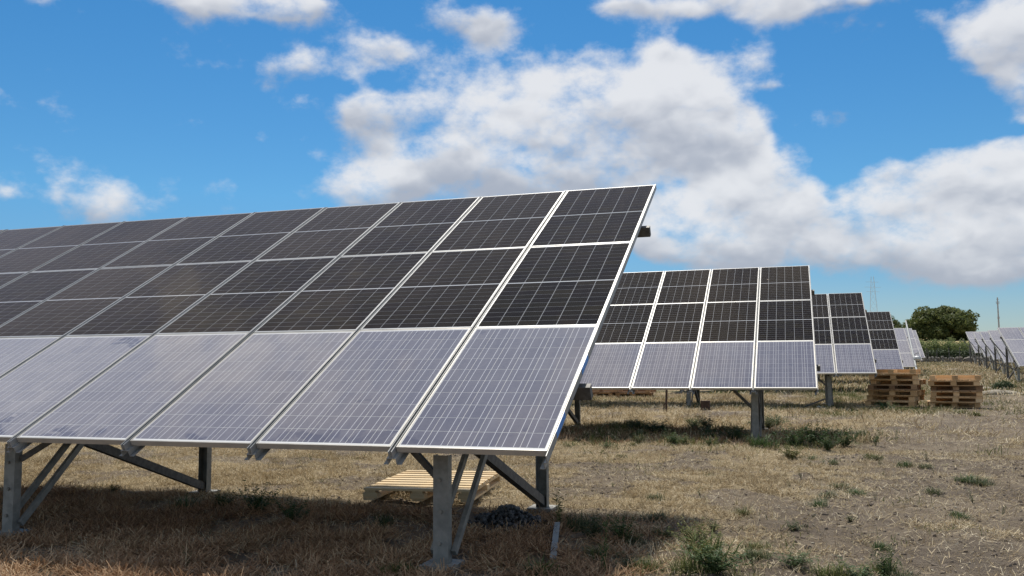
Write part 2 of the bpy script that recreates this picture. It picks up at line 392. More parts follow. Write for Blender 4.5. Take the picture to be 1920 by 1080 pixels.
# ------------------------------------------------------------------ ground
ZY = np.array([-400, -20, 0, 11, 20, 31, 38, 44, 54, 64, 75, 95, 104, 115, 150, 260, 600, 3000], float)
ZZ = np.array([0, 0, 0, .01, .08, .12, .15, .24, .45, .63, .82, 1.18, 1.9, 3.6, 5.2, 6.5, 8, 9], float)
def hash2(ix, iy, seed):
    h = (ix.astype(np.int64)*374761393 + iy.astype(np.int64)*668265263 + seed*1442695041) & 0x7fffffff
    h = ((h ^ (h >> 13))*1274126177) & 0x7fffffff
    return ((h ^ (h >> 16)) & 0xffff)/65535.0
def vnoise(x, y, seed=0):
    x = np.asarray(x, float); y = np.asarray(y, float)
    ix = np.floor(x); iy = np.floor(y); fx = x-ix; fy = y-iy
    fx = fx*fx*(3-2*fx); fy = fy*fy*(3-2*fy)
    a = hash2(ix, iy, seed); b = hash2(ix+1, iy, seed); c = hash2(ix, iy+1, seed); d = hash2(ix+1, iy+1, seed)
    return (a*(1-fx)+b*fx)*(1-fy) + (c*(1-fx)+d*fx)*fy
def fbm(x, y, seed=0, o=4):
    s = 0; a = .5; tot = 0
    for i in range(o): s = s + a*vnoise(x*2**i, y*2**i, seed+i*17); tot += a; a *= .5
    return s/tot
def sstep(x, a, b): q = np.clip((x-a)/(b-a), 0, 1); return q*q*(3-2*q)
def zbase(y): return np.interp(y, ZY, ZZ)
def zg(x, y):
    x = np.asarray(x, float); y = np.asarray(y, float)
    z = zbase(y)
    near = 1-sstep(np.hypot(x-1, y+2), 14, 30)
    z = z + (fbm(x*.55, y*.55, 3, 3)-.5)*.10*np.clip(np.hypot(x, y+2)/3, .35, 1)
    z = z + near*((fbm(x*3.1, y*3.1, 5, 3)-.5)*.06 + (fbm(x*9, y*9, 9, 2)-.5)*.034)
    return z
def G(x, y): return float(zg(x, y))
def straw_at(x, y):
    """1 where the mown straw lies thick, 0 on the bare driven soil of the aisle"""
    q = x - .17*y + (fbm(x*.8, y*.8, 21, 3)-.5)*1.6
    s = 1 - sstep(q, .1, 1.9)*(1-sstep(q, 6.0, 8.0))
    s = s*(.55+.45*sstep(y, 2.2, 4.2))
    s = s*(1-.55*(1-sstep(y, 1.6, 2.8))*(1-sstep(x, -.2, .9)))
    s = np.maximum(s, .55*sstep(fbm(x*1.1, y*1.1, 33, 3), .52, .68))
    return np.clip(s*(.5+.75*fbm(x*1.7, y*1.7, 29, 3))*(.12+.88*sstep(fbm(x*1.25, y*1.25, 37, 4), .36, .50)), 0, 1)
ROWY = [0, 10.04, 20.0, 31.2, 42, 52, 62]; ROWX = [0, 1.70, 3.36, 5.18, 6.85, 8.35, 9.75]
def green_at(x, y):
    """grass that keeps green where the tables shade the soil, and in the far meadow"""
    g = 0*x
    for Y, X in zip(ROWY[1:], ROWX[1:]):
        g = np.maximum(g, sstep(y, Y-1.6, Y-.4)*(1-sstep(y, Y+2.0, Y+3.4))*(1-sstep(x, X-.2, X+1.6)))
    g = g*np.clip(2.2*fbm(x*.9, y*.9, 41, 3)-.62, 0, 1)
    g = np.maximum(g, .75*sstep(fbm(x*1.6, y*1.6, 59, 3), .36, .6)*np.exp(-((x-4.6)/2.4)**4-((y-19.9)/1.7)**4))
    g = np.maximum(g, sstep(y, 17, 26)*(.14+.55*sstep(fbm(x*.35, y*.35, 47, 3), .42, .62))*(1-.6*np.exp(-((x-.17*y-1.9)/1.2)**2)))
    g = np.maximum(g, .18*sstep(fbm(x*1.3, y*1.3, 53, 3), .52, .7)*(1-sstep(y, 9, 14)))
    g = np.maximum(g, .42*sstep(x, -1.2, -.3)*(1-sstep(x, 1.0, 1.7))*(1-sstep(y, 1.9, 3.0))*sstep(fbm(x*2.1, y*2.1, 57, 3), .38, .62))
    g = np.maximum(g, .6*np.exp(-((x-2.2)/1.0)**2-((y-17.3)/1.3)**2))
    return np.clip(g, 0, 1)

def axis(lo, hi, fine0, fine1, step, grow=1.12):
    a = list(np.arange(fine0, fine1+1e-6, step)); s = step
    while a[-1] < hi: s *= grow; a.append(a[-1]+s)
    s = step; pre = []; c = fine0
    while c > lo: s *= grow; c -= s; pre.append(c)
    return np.array(pre[::-1]+a)
gx = axis(-2500, 2500, -7, 9, .055, 1.06); gy = axis(-300, 3000, -3.2, 10, .055, 1.045)
XX, YY = np.meshgrid(gx, gy); nx, ny = len(gx), len(gy)
vz = zg(XX, YY)
idx = np.arange(nx*ny).reshape(ny, nx)
quads = np.stack([idx[:-1, :-1].ravel(), idx[:-1, 1:].ravel(), idx[1:, 1:].ravel(), idx[1:, :-1].ravel()], 1)
def ground_mat():
    m, tt, b = mat('dry_field')
    ge = tt.new('ShaderNodeNewGeometry'); pos = ge.outputs['Position']
    a1 = tt.new('ShaderNodeAttribute'); a1.attribute_name = 'straw'; a2 = tt.new('ShaderNodeAttribute'); a2.attribute_name = 'green'
    a3 = tt.new('ShaderNodeAttribute'); a3.attribute_name = 'farfield'
    n_big = tt.noise(pos, .9, 4, .55); n_mid = tt.noise(pos, 6, 5, .6); n_fine = tt.noise(pos, 38, 5, .7)
    fib = tt.noise(tt.vec('MULTIPLY', pos, (1, 2.2, 1)), 22, 5, .72, 1.2)
    soil = tt.mix(tt.ss(n_mid, .3, .7), C4(.235, .186, .134), C4(.350, .286, .210))
    soil = tt.mix(tt.ss(n_big, .35, .65, 0, .5), soil, C4(.12, .098, .083))
    soil = tt.mix(tt.ss(n_fine, .60, .75, 0, .5), soil, C4(.36, .31, .25))
    strw = tt.ramp(fib, [(.25, (.23, .165, .09)), (.48, (.42, .325, .19)), (.7, (.60, .49, .31))])
    sf = tt.math('ADD', tt.math('MULTIPLY', a1.outputs['Fac'], 1.25), tt.math('MULTIPLY_ADD', fib, 1.2, -.85))
    col = tt.mix(tt.ss(sf, .25, .75, 0, .92), soil, strw)
    grn = tt.ramp(n_fine, [(.3, (.06, .07, .025)), (.55, (.12, .135, .05)), (.75, (.21, .20, .085))])
    gf = tt.math('ADD', tt.math('MULTIPLY', a2.outputs['Fac'], 1.1), tt.math('MULTIPLY_ADD', n_mid, 1.2, -.8))
    col = tt.mix(tt.ss(gf, .2, .75, 0, .8), col, grn)
    col = tt.mix(a3.outputs['Fac'], col, tt.ramp(n_big, [(.3, (.40, .31, .15)), (.7, (.52, .42, .22))]))
    tt.link(col, b.inputs['Base Color']); b.inputs['Roughness'].default_value = .95; b.inputs['Specular IOR Level'].default_value = .12
    h = tt.math('ADD', tt.math('MULTIPLY', n_fine, .4), fib)
    bp = tt.new('ShaderNodeBump'); bp.inputs['Strength'].default_value = 1.0; bp.inputs['Distance'].default_value = .05
    tt.link(h, bp.inputs['Height']); tt.link(bp.outputs[0], b.inputs['Normal'])
    return m
gme = np_mesh('ground', np.stack([XX.ravel(), YY.ravel(), vz.ravel()], 1), quads, ground_mat())
gme.polygons.foreach_set('use_smooth', np.ones(len(quads), bool))
for nm, arr in (('straw', straw_at(XX, YY)), ('green', green_at(XX, YY)), ('farfield', sstep(YY, 106, 114))):
    at = gme.attributes.new(nm, 'FLOAT', 'POINT'); at.data.foreach_set('value', arr.astype(np.float32).ravel())
tag(link('ground', gme), kind='structure')

# ------------------------------------------------------------------ solar panels
TILT = R(29.04); P = 1.02
PW = .981; LM, LP = 1.7106, 1.6534
def frame_mesh(w, L, mt):
    b = MB(); lip = .012; hw = w/2; z1, z0 = .0018, -.038; g = .0012
    hl = L/2-.004
    b.box(-hw, -hw+lip, -hl, hl, z0, z1); b.box(hw-lip, hw, -hl, hl, z0, z1)
    b.box(-hw+lip+g, hw-lip-g, -hl, -hl+lip, z0, z1-.0003); b.box(-hw+lip+g, hw-lip-g, hl-lip, hl, z0, z1-.0003)
    return b.mesh('frame', mt)
def sheet_mesh(w, L, mt):
    b = MB(); b.box(-w/2+.0125, w/2-.0125, -L/2+.0165, L/2-.0165, -.006, 0); return b.mesh('solar_panel', mt)
def cell_spots(kind):
    out = []
    if kind == 'poly':
        px, py = .1575, .1590
        for j in range(10):
            for i in range(6): out.append(((i-2.5)*px, (j-4.5)*py))
        return out, .1540, .1548
    px, py = .1597, .0824
    for j in range(20):
        y = (j-9.5)*py + (.0075 if j >= 10 else -.0075)
        for i in range(6): out.append(((i-2.5)*px, y))
    return out, .1560, .0790
def cells_mesh(name, spots, cw, ch, mt, z=.0007, L=1.65, y_at=None):
    v = []; f = []; h = []
    for (x, y) in spots:
        k = len(v); v += [(x-cw/2, y-ch/2, z), (x+cw/2, y-ch/2, z), (x+cw/2, y+ch/2, z), (x-cw/2, y+ch/2, z)]; f.append((k, k+1, k+2, k+3))
        h += [((y if y_at is None else y_at)+dy)/L+.5 for dy in (-ch/2, -ch/2, ch/2, ch/2)]
    me = bpy.data.meshes.new(name); me.from_pydata(v, [], f); me.materials.append(mt)
    uv = me.uv_layers.new(name='UVMap')
    uv.data.foreach_set('uv', np.tile(np.array([0, 0, 1, 0, 1, 1, 0, 1], np.float32), len(f)))
    at = me.attributes.new('pv', 'FLOAT', 'POINT'); at.data.foreach_set('value', np.array(h, np.float32))
    me.update(); return me
PM = {}
for kind, L in (('poly', LP), ('mono', LM)):
    spots, cw, ch = cell_spots(kind)
    PM[kind] = dict(L=L, sheet=sheet_mesh(PW, L, M['back_'+kind]), frame=frame_mesh(PW, L, M['alucream' if kind == 'poly' else 'alu']),
                    cells=cells_mesh('cell_sheet', spots, cw, ch, M[kind]), cell={y: cells_mesh('cell', [(0, 0)], cw, ch, M[kind], y_at=y) for y in sorted({q[1] for q in spots})} if kind == 'poly' else None, spots=spots)
# rail: slotted omega profile running up the slope in the joint between two columns
def rail_mesh(L, sides=(-1, 1)):
    b = MB(); y0, y1 = -.055, L+.01
    for s in sides:
        x = s*.011; b.box(x-.0025, x+.0025, y0, y1, -.045, .004)
        x = s*.030; b.box(x-.002, x+.002, y0, y1, -.088, -.0485)
        xa, xb = sorted((s*.0285, s*.062)); b.box(xa, xb, y0, y1, -.0915, -.0882)
    b.box(-.032 if -1 in sides else -.012, .032 if 1 in sides else -.0065, y0, y1, -.0482, -.0452)
    return b.mesh('rail', M['rail'])

def build_array(name, label, xr, y0, z0, ncol, rows, posts, tilt=TILT, group='solar tables of the field', detail=0, single_cols=0, ground_off=None):
    """one free-standing table: panels on rails, rails on purlins, purlins on girders, girders on posts"""
    gz = G(xr-1, y0+1)
    root = empty(name, (xr, y0, gz), label, 'solar array', group)
    lz = z0-gz
    ct, st = math.cos(tilt), math.sin(tilt)
    def pt(u, v, n=0.0): return Vector((u, v*ct - n*st, lz + v*st + n*ct))
    SL = sum(PM[r]['L'] for r in rows)
    for c in range(ncol):
        v = 0
        for ri, r in enumerate(rows):
            pm = PM[r]; L = pm['L']
            j = RNG.normal(0, 1, 4)
            loc = pt(-(c+.5)*P, v+L/2, j[0]*.0012)
            pn = link('solar_panel', pm['sheet'], root, loc, (tilt+j[1]*.0012, j[2]*.0009, j[3]*.0008))
            link('frame', pm['frame'], pn)
            if c < single_cols and r == 'poly':
                for (x, y) in pm['spots']: link('cell', pm['cell'][y], pn, (x, y, 0))
            else:
                o = link('cell_sheet', pm['cells'], pn); o['kind'] = 'stuff'
            v += L
    rms = [rail_mesh(SL), rail_mesh(SL, (-1,)), rail_mesh(SL, (1,))]
    for c in range(ncol+1): link('rail', rms[1 if c == 0 else (2 if c == ncol else 0)], root, pt(-c*P, 0), (tilt, 0, 0))
    nrm = Vector((0, -st, ct))
    xl = -ncol*P
    for v in (.92, SL*.79):
        b = MB(); b.beam(pt(xl-.06, v, -.143), pt(.055, v, -.143), .055, .10, nrm, 'box'); b.build('purlin', M['darksteel'], root)
    top = -.19
    for X in posts:
        x = X-xr
        def gl(yl): return G(X, y0+yl)-gz        # local ground height
        b = MB(); b.beam(pt(x, .40, top-.046), pt(x, SL*.86, top-.046), .06, .09, nrm, 'C'); b.build('girder', M['galv'], root)
        fy, ry = .42, 2.80
        def under(y): return lz + (y/ct)*st*1.0 - .19/ct - .045
        zf, zr = gl(fy)+.04, gl(ry)+.025
        b = MB(); b.beam((x, fy, zf), (x, fy, under(fy)-.055), .105, .07, (0, 1, 0), 'C', .006)
        front = b.build('post', M['galv'], root)
        b = MB(); b.beam((x, ry, zr), (x, ry, under(ry)-.055), .105, .075, (0, -1, 0), 'C', .006)
        rear = b.build('post', M['galv'], root)
        for (yy, zz) in ((fy, zf), (ry, zr)):
            b = MB(); b.box(x-.115, x+.115, yy-.12, yy+.12, zz-.10, zz); b.build('base_plate', M['plate'], root)
        if detail:
            for k in range(3):
                b = MB(); b.tube([(x-.006+.01*(k % 2), fy-.0355, zf+.13+.205*k), (x-.006+.01*(k % 2), fy-.050, zf+.13+.205*k)], .013, 6)
                b.build('bolt', M['plate'], front)
        for s in (-1, 1):
            a_ = (x+s*.074, fy+.02, zf+.06); b_ = Vector((x+s*.074, 2.12, under(2.12)-.01))
            b = MB(); b.beam(a_, b_, .032, .048, (0, -.5, 1), 'box'); b.build('strut', M['galv'], root)
        b = MB(); b.beam((x, ry-.02, zr+.05), (x, .66, under(.66)-.05), .062, .075, (0, .4, 1), 'box'); b.build('strut', M['darksteel'], root)
        for s in ((-1,) if posts.index(X) % 2 == 0 else (1,)):     # knee braces along the table up to the front purlin
            b = MB(); b.beam((x+s*.055, fy+.02, zf+.56), Vector((x+s*.56, fy+.24, under(fy+.24)+.04)), .028, .045, (0, 0, 1), 'box'); b.build('knee_brace', M['darksteel'], root)
            b = MB(); b.beam((x+s*.055, ry, under(ry)-.55), pt(x+s*.55, SL*.78, -.235), .028, .045, (0, 0, 1), 'box'); b.build('knee_brace', M['darksteel'], root)
    return root, pt

RMIX = ['poly', 'mono', 'mono']; RPOLY = ['poly', 'poly', 'poly']
A1, pt1 = build_array('solar_array', 'largest and nearest solar table, its right end beside the gravel heap and metal strip', 0, 0, .81, 12, RMIX, [-.86, -4.53, -8.2, -11.9], detail=1, single_cols=5)
build_array('solar_array', 'second solar table from the front, half hidden behind the nearest one', 1.70, 10.04, .91, 9, RMIX, [.68, -2.99, -6.7])
build_array('solar_array', 'third solar table of the left row, just left of the pallet stacks', 3.36, 20.0, 1.035, 9, RMIX, [2.17, -1.6, -5.3])
build_array('solar_array', 'fourth solar table of the left row, one panel column above the darker pallet stack', 5.18, 31.2, 1.02, 9, RMIX, [4.2, .5, -3.2])
build_array('solar_array', 'all grey solar table with the long white pole lying on it', 6.85, 42, 1.09, 9, RPOLY, [6.0, 2.3], R(24.5))
build_array('solar_array', 'grey solar table partly hidden behind the one with the white pole', 8.35, 52, 1.42, 9, RPOLY, [7.5, 3.8], R(24.5))
build_array('solar_array', 'farthest grey solar table of the left row, beside the hedge', 9.75, 62, 1.62, 9, RPOLY, [8.9, 5.2], R(24.5))
for i, (xl, y0, z0, lab) in enumerate((
    (11.70, 44, 1.09, 'nearest solar table of the right row, cut off by the picture edge'),
    (13.05, 54, 1.27, 'second solar table of the right row, just behind the nearest'),
    (14.35, 64, 1.47, 'third solar table of the right row, in the middle of its five'),
    (15.60, 74, 1.72, 'fourth solar table of the right row, next to last before the hedge'),
    (16.65, 84, 2.12, 'farthest solar table of the right row, leftmost in front of the hedge'))):
    n = 7 if i == 0 else 6
    build_array('solar_array', lab, xl+n*P, y0, z0, n, RPOLY, [xl+.05, xl+3.7], R(24.5), 'solar tables of the field')
# blue protective film left on the end rail of the nearest table, and an end box on its lower purlin
for v0, v1 in ((.20, .44), (.98, 1.20)):
    b = MB(); b.box(-.0083, -.0068, v0, v1, -.0445, .0030); o = b.build('blue_film', M['tape'], A1, pt1(0, 0)); o.rotation_euler = (TILT, 0, 0); o['label'] = 'strip of blue protective film on the end rail'
print('arrays', len(bpy.data.objects))

# ------------------------------------------------------------------ pallets
def pallet_parts(w, d, nb, bw):
    me = {}
    def one(n, sx, sy, sz):
        b = MB(); b.box(-sx/2, sx/2, -sy/2, sy/2, -sz/2, sz/2); return b
    return dict(top=one('board', w, bw, .021), run=one('board', d, .10, .021), low=one('board', d, .10, .021), block=one('block', .145, .115, .078),
                deck=one('board', (w-.012)/nb-.009, d, .016), front=one('board', w, .100, .016), tall=one('block', .145, .098, .095), short=one('block', .14, .10, .05), back=one('added_back_beam', w-.02, .06, .094))
def make_pallet(name, loc, rz, label, w, d, nb, bw, mk, group=None, flip=False, euro=False, low=0.0, bare=False, meshes={}):
    key = (w, d, nb, mk)
    if key not in meshes:
        pp = pallet_parts(w, d, nb, bw); meshes[key] = {k: b.mesh('block' if k in ('block', 'tall', 'short') else 'board', M[mk]) for k, b in pp.items()}
    me = meshes[key]
    root = empty(name, loc, label, 'pallet', group, rz)
    def put(n, k, x, y, z, r=0.0):
        if flip: z = (.1445 if euro else .148)-z; x = -x
        link(n, me[k], root, (x+random.gauss(0, .003), y+random.gauss(0, .003), z), (0, 0, r+random.gauss(0, .006)))
    if euro:
        for i in range(nb): put('board', 'deck', -w/2+(i+.5)*w/nb, 0, .1358)
        for y in (-d/2+.06, 0, d/2-.06):
            put('board', 'front', 0, y, .1196)
            if not bare: put('board', 'front', 0, y, .0082)
            if y > 0: put('added_back_beam', 'back', 0, y, .0639); continue  # solid beam added along the back so the pallet openings stay dark
            for x in (-w/2+.075, 0, w/2-.075): put('block', 'tall', x, y, .0639)
        return root
    for i in range(nb):
        y = -d/2+bw/2 + i*(d-bw)/(nb-1); put('board', 'top', 0, y, .1375-low)
    for x in (-w/2+.055, 0, w/2-.055):
        put('board', 'run', x, 0, .1165-low, math.pi/2); put('board', 'low', x, 0, .0105, math.pi/2)
        for y in (-d/2+.05, 0, d/2-.05): put('block', 'short' if low else 'block', x*.985, y*.985, .0635-low/2)
    return root
make_pallet('pallet', (-2.16, 3.40, G(-2.16, 3.40)+.04), R(8), 'single pale slatted pallet lying on straw under the nearest solar table', 1.06, 1.45, 9, .105, 'woodpale', low=.033)
ORD = ['bottom', 'second from the bottom', 'third from the bottom', 'fourth from the bottom', 'fifth from the bottom', 'sixth from the bottom', 'seventh from the bottom', 'topmost but one', 'topmost']
def stack(cx, cy, rz, n, mk, lab, group, w=1.25, d=1.05):
    z = G(cx, cy)+.01
    for i in range(n):
        top = i == n-1; nm = 'topmost' if top else ('topmost but one' if i == n-2 else ORD[i])
        mm = mk[min(i, len(mk)-1)]
        make_pallet('pallet', (cx+random.gauss(0, .05), cy+random.gauss(0, .04), z), rz+random.gauss(0, .05),
                    f'{nm} pallet {lab}', w, d, 9, .10, mm, group, flip=(i % 4 == 3) or top, euro=True, bare=top)
        z += .1462
stack(3.93, 21.75, R(-14), 7, ['wood']*3+['wooddark', 'wood', 'wood', 'wood', 'woodpale'], 'of the taller stack under the panel corners', 'pallets of the taller stack')
stack(5.44, 21.8, R(-9), 6, ['wood', 'wood', 'wood', 'wooddark', 'wood', 'wood', 'wood'], 'of the right hand stack in the aisle', 'pallets of the right hand stack')
stack(-4.35, 27.3, R(2), 2, ['wooddark'], 'of the low dark stack behind the second table, right end', 'pallets of the low dark stacks', 1.3, 1.1)
stack(-5.75, 27.4, R(-3), 2, ['wooddark'], 'of the low dark stack behind the second table, left end', 'pallets of the low dark stacks', 1.3, 1.1)

# ------------------------------------------------------------------ small things on the ground
def gp(px, py, it=4):
    """point of the ground under a photo position"""
    d = ray(px, py); y = 5.0; p = None
    tt_ = 3.0
    for k in range(4000):
        p = CAM_POS + d*tt_
        if p.z <= float(zbase(p.y)): break
        tt_ *= 1.002
    return p.x, p.y
# dark gravel heap: many stones nobody would count, with a few loose ones
def mound(b, seed, nu=14, nv=6):
    rs = random.Random(seed); ph = [rs.uniform(0, 6.28) for _ in range(6)]; k = len(b.v)
    for j in range(nv+1):
        e = j/nv*math.pi/2
        for i in range(nu):
            a = 6.2832*i/nu; r = math.cos(e)*(1+.14*math.sin(2*a+ph[0])+.09*math.sin(3*a+ph[1])+.05*rs.uniform(-1, 1))
            b.v.append((math.cos(a)*r, math.sin(a)*r, math.sin(e)*(1+.12*math.sin(a*2+ph[2]))+rs.uniform(-.05, .05)-.15))
    for j in range(nv):
        for i in range(nu):
            i2 = (i+1) % nu; b.f.append((k+j*nu+i, k+j*nu+i2, k+(j+1)*nu+i2, k+(j+1)*nu+i))
def rock(b, c, r, n=7):
    c = Vector(c); k = len(b.v)
    ph = [Vector((random.gauss(0, 1), random.gauss(0, 1), random.gauss(0, 1))).normalized() for _ in range(1)]
    ico = [(0, 0, 1), (.89, 0, .45), (.28, .85, .45), (-.72, .53, .45), (-.72, -.53, .45), (.28, -.85, .45), (.72, .53, -.45), (-.28, .85, -.45), (-.89, 0, -.45), (-.28, -.85, -.45), (.72, -.53, -.45), (0, 0, -1)]
    fs = [(0,1,2),(0,2,3),(0,3,4),(0,4,5),(0,5,1),(1,6,2),(2,7,3),(3,8,4),(4,9,5),(5,10,1),(6,7,2),(7,8,3),(8,9,4),(9,10,5),(10,6,1),(6,11,7),(7,11,8),(8,11,9),(9,11,10),(10,11,6)]
    rot = Matrix.Rotation(random.uniform(0, 6.28), 3, ph[0]); sc = Vector((random.uniform(.7, 1.3), random.uniform(.6, 1.2), random.uniform(.5, .9)))
    for p in ico:
        q = rot @ Vector((p[0]*sc.x, p[1]*sc.y, p[2]*sc.z))*r*random.uniform(.8, 1.15); b.v.append(tuple(c+q))
    b.f += [tuple(k+i for i in f) for f in fs]
hx, hy = gp(950, 985)
b = MB()
for i in range(420):
    a = random.uniform(0, 6.28); rr = abs(random.gauss(0, .5)); rr = min(rr, 1.25)
    x = hx + math.cos(a)*rr*.36+.02; y = hy + math.sin(a)*rr*.40
    h = max(0, .15*(1-rr/1.1)) * random.uniform(.25, 1.0)
    rock(b, (x, y, G(x, y)+h+.005), random.uniform(.010, .030))
o = b.build('gravel_heap', M['darkstone']); tag(o, 'small heap of dark grey gravel beside the nearest rear post', 'gravel', kind='stuff')
# metal strip
ms0 = gp(1037, 1048); ms1 = gp(1045, 994); (x0, y0), (x1, y1) = ms0, ms1
b = MB(); b.beam((x0, y0, G(x0, y0)+.035), (x1, y1, G(x1, y1)+.07), .045, .012, (0, 0, 1), 'box');
o = b.build('metal_strip', M['galv']); tag(o, 'flat grey metal strip lying on the soil right of the nearest table', 'metal strip')
# single stone
sxp, syp = gp(553, 992); b = MB(); rock(b, (0, 0, 0), .055); o = b.build('stone', M['stone'], None, (sxp, syp, G(sxp, syp)+.02)); tag(o, 'lone pale round stone in the shade under the nearest table', 'stone')
# pale flat stones in the aisle
for (px, py, Y, hw, lab) in ((1775, 684, 80, 1.1, 'farthest pale boulder by the wall in the aisle'), (1788, 690, 66, 1.5, 'long pale boulder, second from the wall'),
                             (1802, 704, 50, 1.3, 'pale boulder behind the left end of the right hand pallet stack'), (1800, 712, 44, 1.1, 'pale boulder just above the right hand pallet stack'),
                             (1852, 727, 36, 1.0, 'pale boulder right of the pallet stacks, left of the dark bush'), (1872, 741, 31, 1.5, 'nearest pale boulder, low and long, below the dark bush')):
    d = ray(px, py); p = CAM_POS + d*((Y-CAM_POS.y)/d.y); gz_ = G(p.x, Y)
    b = MB(); mound(b, px)
    o = b.build('boulder', M['stone'], None, (p.x, Y, gz_)); o.scale = (hw*.48, .34, .15+.05*random.random())
    tag(o, lab, 'boulder', 'pale boulders along the aisle')
# small box, thin pipe, leaning rod
x, y = gp(1323, 769); b = MB(); b.box(-.12, .12, -.1, .1, 0, .23); b.box(-.125, .125, -.105, .105, .232, .245)
o = b.build('junction_box', M['rust'], None, (x, y, G(x, y))); tag(o, 'small dark brown box on the grass behind the second table', 'box')
x, y = gp(1249, 771); b = MB(); b.tube([(x, y, G(x, y)-.05), (x+.03, y, G(x, y)+.75)], .028, 8); b.tube([(x-.06, y, G(x, y)), (x-.05, y, G(x, y)+.22)], .02, 6)
o = b.build('pipe_stub', M['rust']); tag(o, 'thin dark upright pipe in the grass under the second table', 'pipe')
x0, y0 = gp(1500, 766); b = MB(); b.tube([(x0, y0, G(x0, y0)+.02), (2.05, 20.40, .34)], .022, 6)
o = b.build('metal_rod', M['darksteel']); tag(o, 'dark metal rod leaning against the front post of the third table', 'rod')
# crumpled plastic at that post's foot
b = MB()
for i in range(9): rock(b, (random.gauss(0, .13), random.gauss(0, .05), random.uniform(0, .05)), random.uniform(.04, .075))
x, y = gp(1543, 766); o = b.build('plastic_sheet', M['whitepaint'], None, (x, y, G(x, y)+.01)); tag(o, 'crumpled whitish plastic sheet at the foot of the third table post', 'plastic sheet')
# long white pole lying up the slope of the fifth table, a small hooked lamp at its side
def at_px(px, py, Y):
    d = ray(px, py); return CAM_POS+d*((Y-CAM_POS.y)/d.y)
p0 = at_px(1719, 697, 41.35); p1 = at_px(1698.5, 607, 47.2)
p0.z = max(p0.z, 1.09-.65*math.tan(R(24.5))+.10); p1.z = max(p1.z, 1.09+5.2*math.tan(R(24.5))+.10)
root = empty('white_pole', tuple(p0), 'long white pole lying up the slope of an all grey table, hooked lamp attached', 'pole')
q1 = p1-p0
b = MB(); b.tube([Vector((0, 0, 0)), q1], [.047, .042], 10); b.build('shaft', M['polegrey'], root)
p2 = at_px(1720, 671, 41.9)-p0
b = MB(); b.tube([q1*.28, q1*.30+Vector((.14, -.1, .06)), p2+Vector((.05, 0, .28)), p2+Vector((.02, 0, .08))], .02, 6); b.build('hook', M['whitepaint'], root)
b = MB(); b.tube([p2+Vector((0, 0, -.12)), p2+Vector((0, 0, -.05)), p2+Vector((0, 0, .04)), p2+Vector((0, 0, .10))], [.13, .19, .17, .06], 12); b.build('lamp', M['whitepaint'], root)

# ------------------------------------------------------------------ far things: wall, fence, hedge, trees, poles
b = MB(); X0, X1 = 12.2, 24.0; x = X0
while x < X1:
    for r_ in range(3):
        w = random.uniform(.25, .5); xx = x+random.uniform(-.1, .1); zz = 1.05+r_*.2
        rock(b, (xx, 95+random.gauss(0, .04), G(xx, 95)+.08+r_*.2), random.uniform(.2, .29))
    x += .33
o = b.build('stone_wall', M['wall']); tag(o, 'low dry stone wall in front of the hedge', 'wall')
fr = empty('wire_fence', (17, 93.5, G(17, 93.5)), 'wire fence on thin posts in front of the stone wall', 'fence')
for px in (1737, 1741, 1758, 1781, 1800, 1819):
    d = ray(px, 680); X = CAM_POS.x+d.x*((93.5-CAM_POS.y)/d.y)
    bb = MB(); bb.beam((X-17, 0, -.1), (X-17+random.gauss(0, .04), 0, 1.35+random.random()*.3), .06, .06, (0, 1, 0), 'box'); bb.build('fence_post', M['darksteel'], fr)
for k in range(3):
    bb = MB(); bb.tube([(-5.0, 0, .35+.4*k), (0, .02, .36+.4*k), (7, 0, .34+.4*k)], .010, 4); bb.build('wire', M['galv'], fr)

def leaf_cloud(lobes, n, size, flat=.6, shell=.55):
    """n leaf-sized quads spread through lobes (cx,cy,cz,rx,ry,rz)"""
    lob = np.array(lobes, float); vol = lob[:, 3]*lob[:, 4]*lob[:, 5]; pick = RNG.choice(len(lob), n, p=vol**.7/np.sum(vol**.7))
    d = RNG.normal(size=(n, 3)); d /= np.linalg.norm(d, axis=1)[:, None]
    r = (shell + (1-shell)*RNG.random(n)**.5)*(1+RNG.normal(0, .07, n))
    c = lob[pick, :3] + d*lob[pick, 3:]*r[:, None]
    nrm = d*.7 + RNG.normal(size=(n, 3))*.6; nrm[:, 2] += .35; nrm /= np.linalg.norm(nrm, axis=1)[:, None]
    a = np.cross(nrm, RNG.normal(size=(n, 3))); a /= np.linalg.norm(a, axis=1)[:, None]; bt = np.cross(nrm, a)
    s = size*(.5+RNG.random(n))[:, None]
    q = np.stack([c-a*s, c-bt*s*flat, c+a*s, c+bt*s*flat], 1).reshape(-1, 3)
    return q, np.arange(4*n).reshape(n, 4)
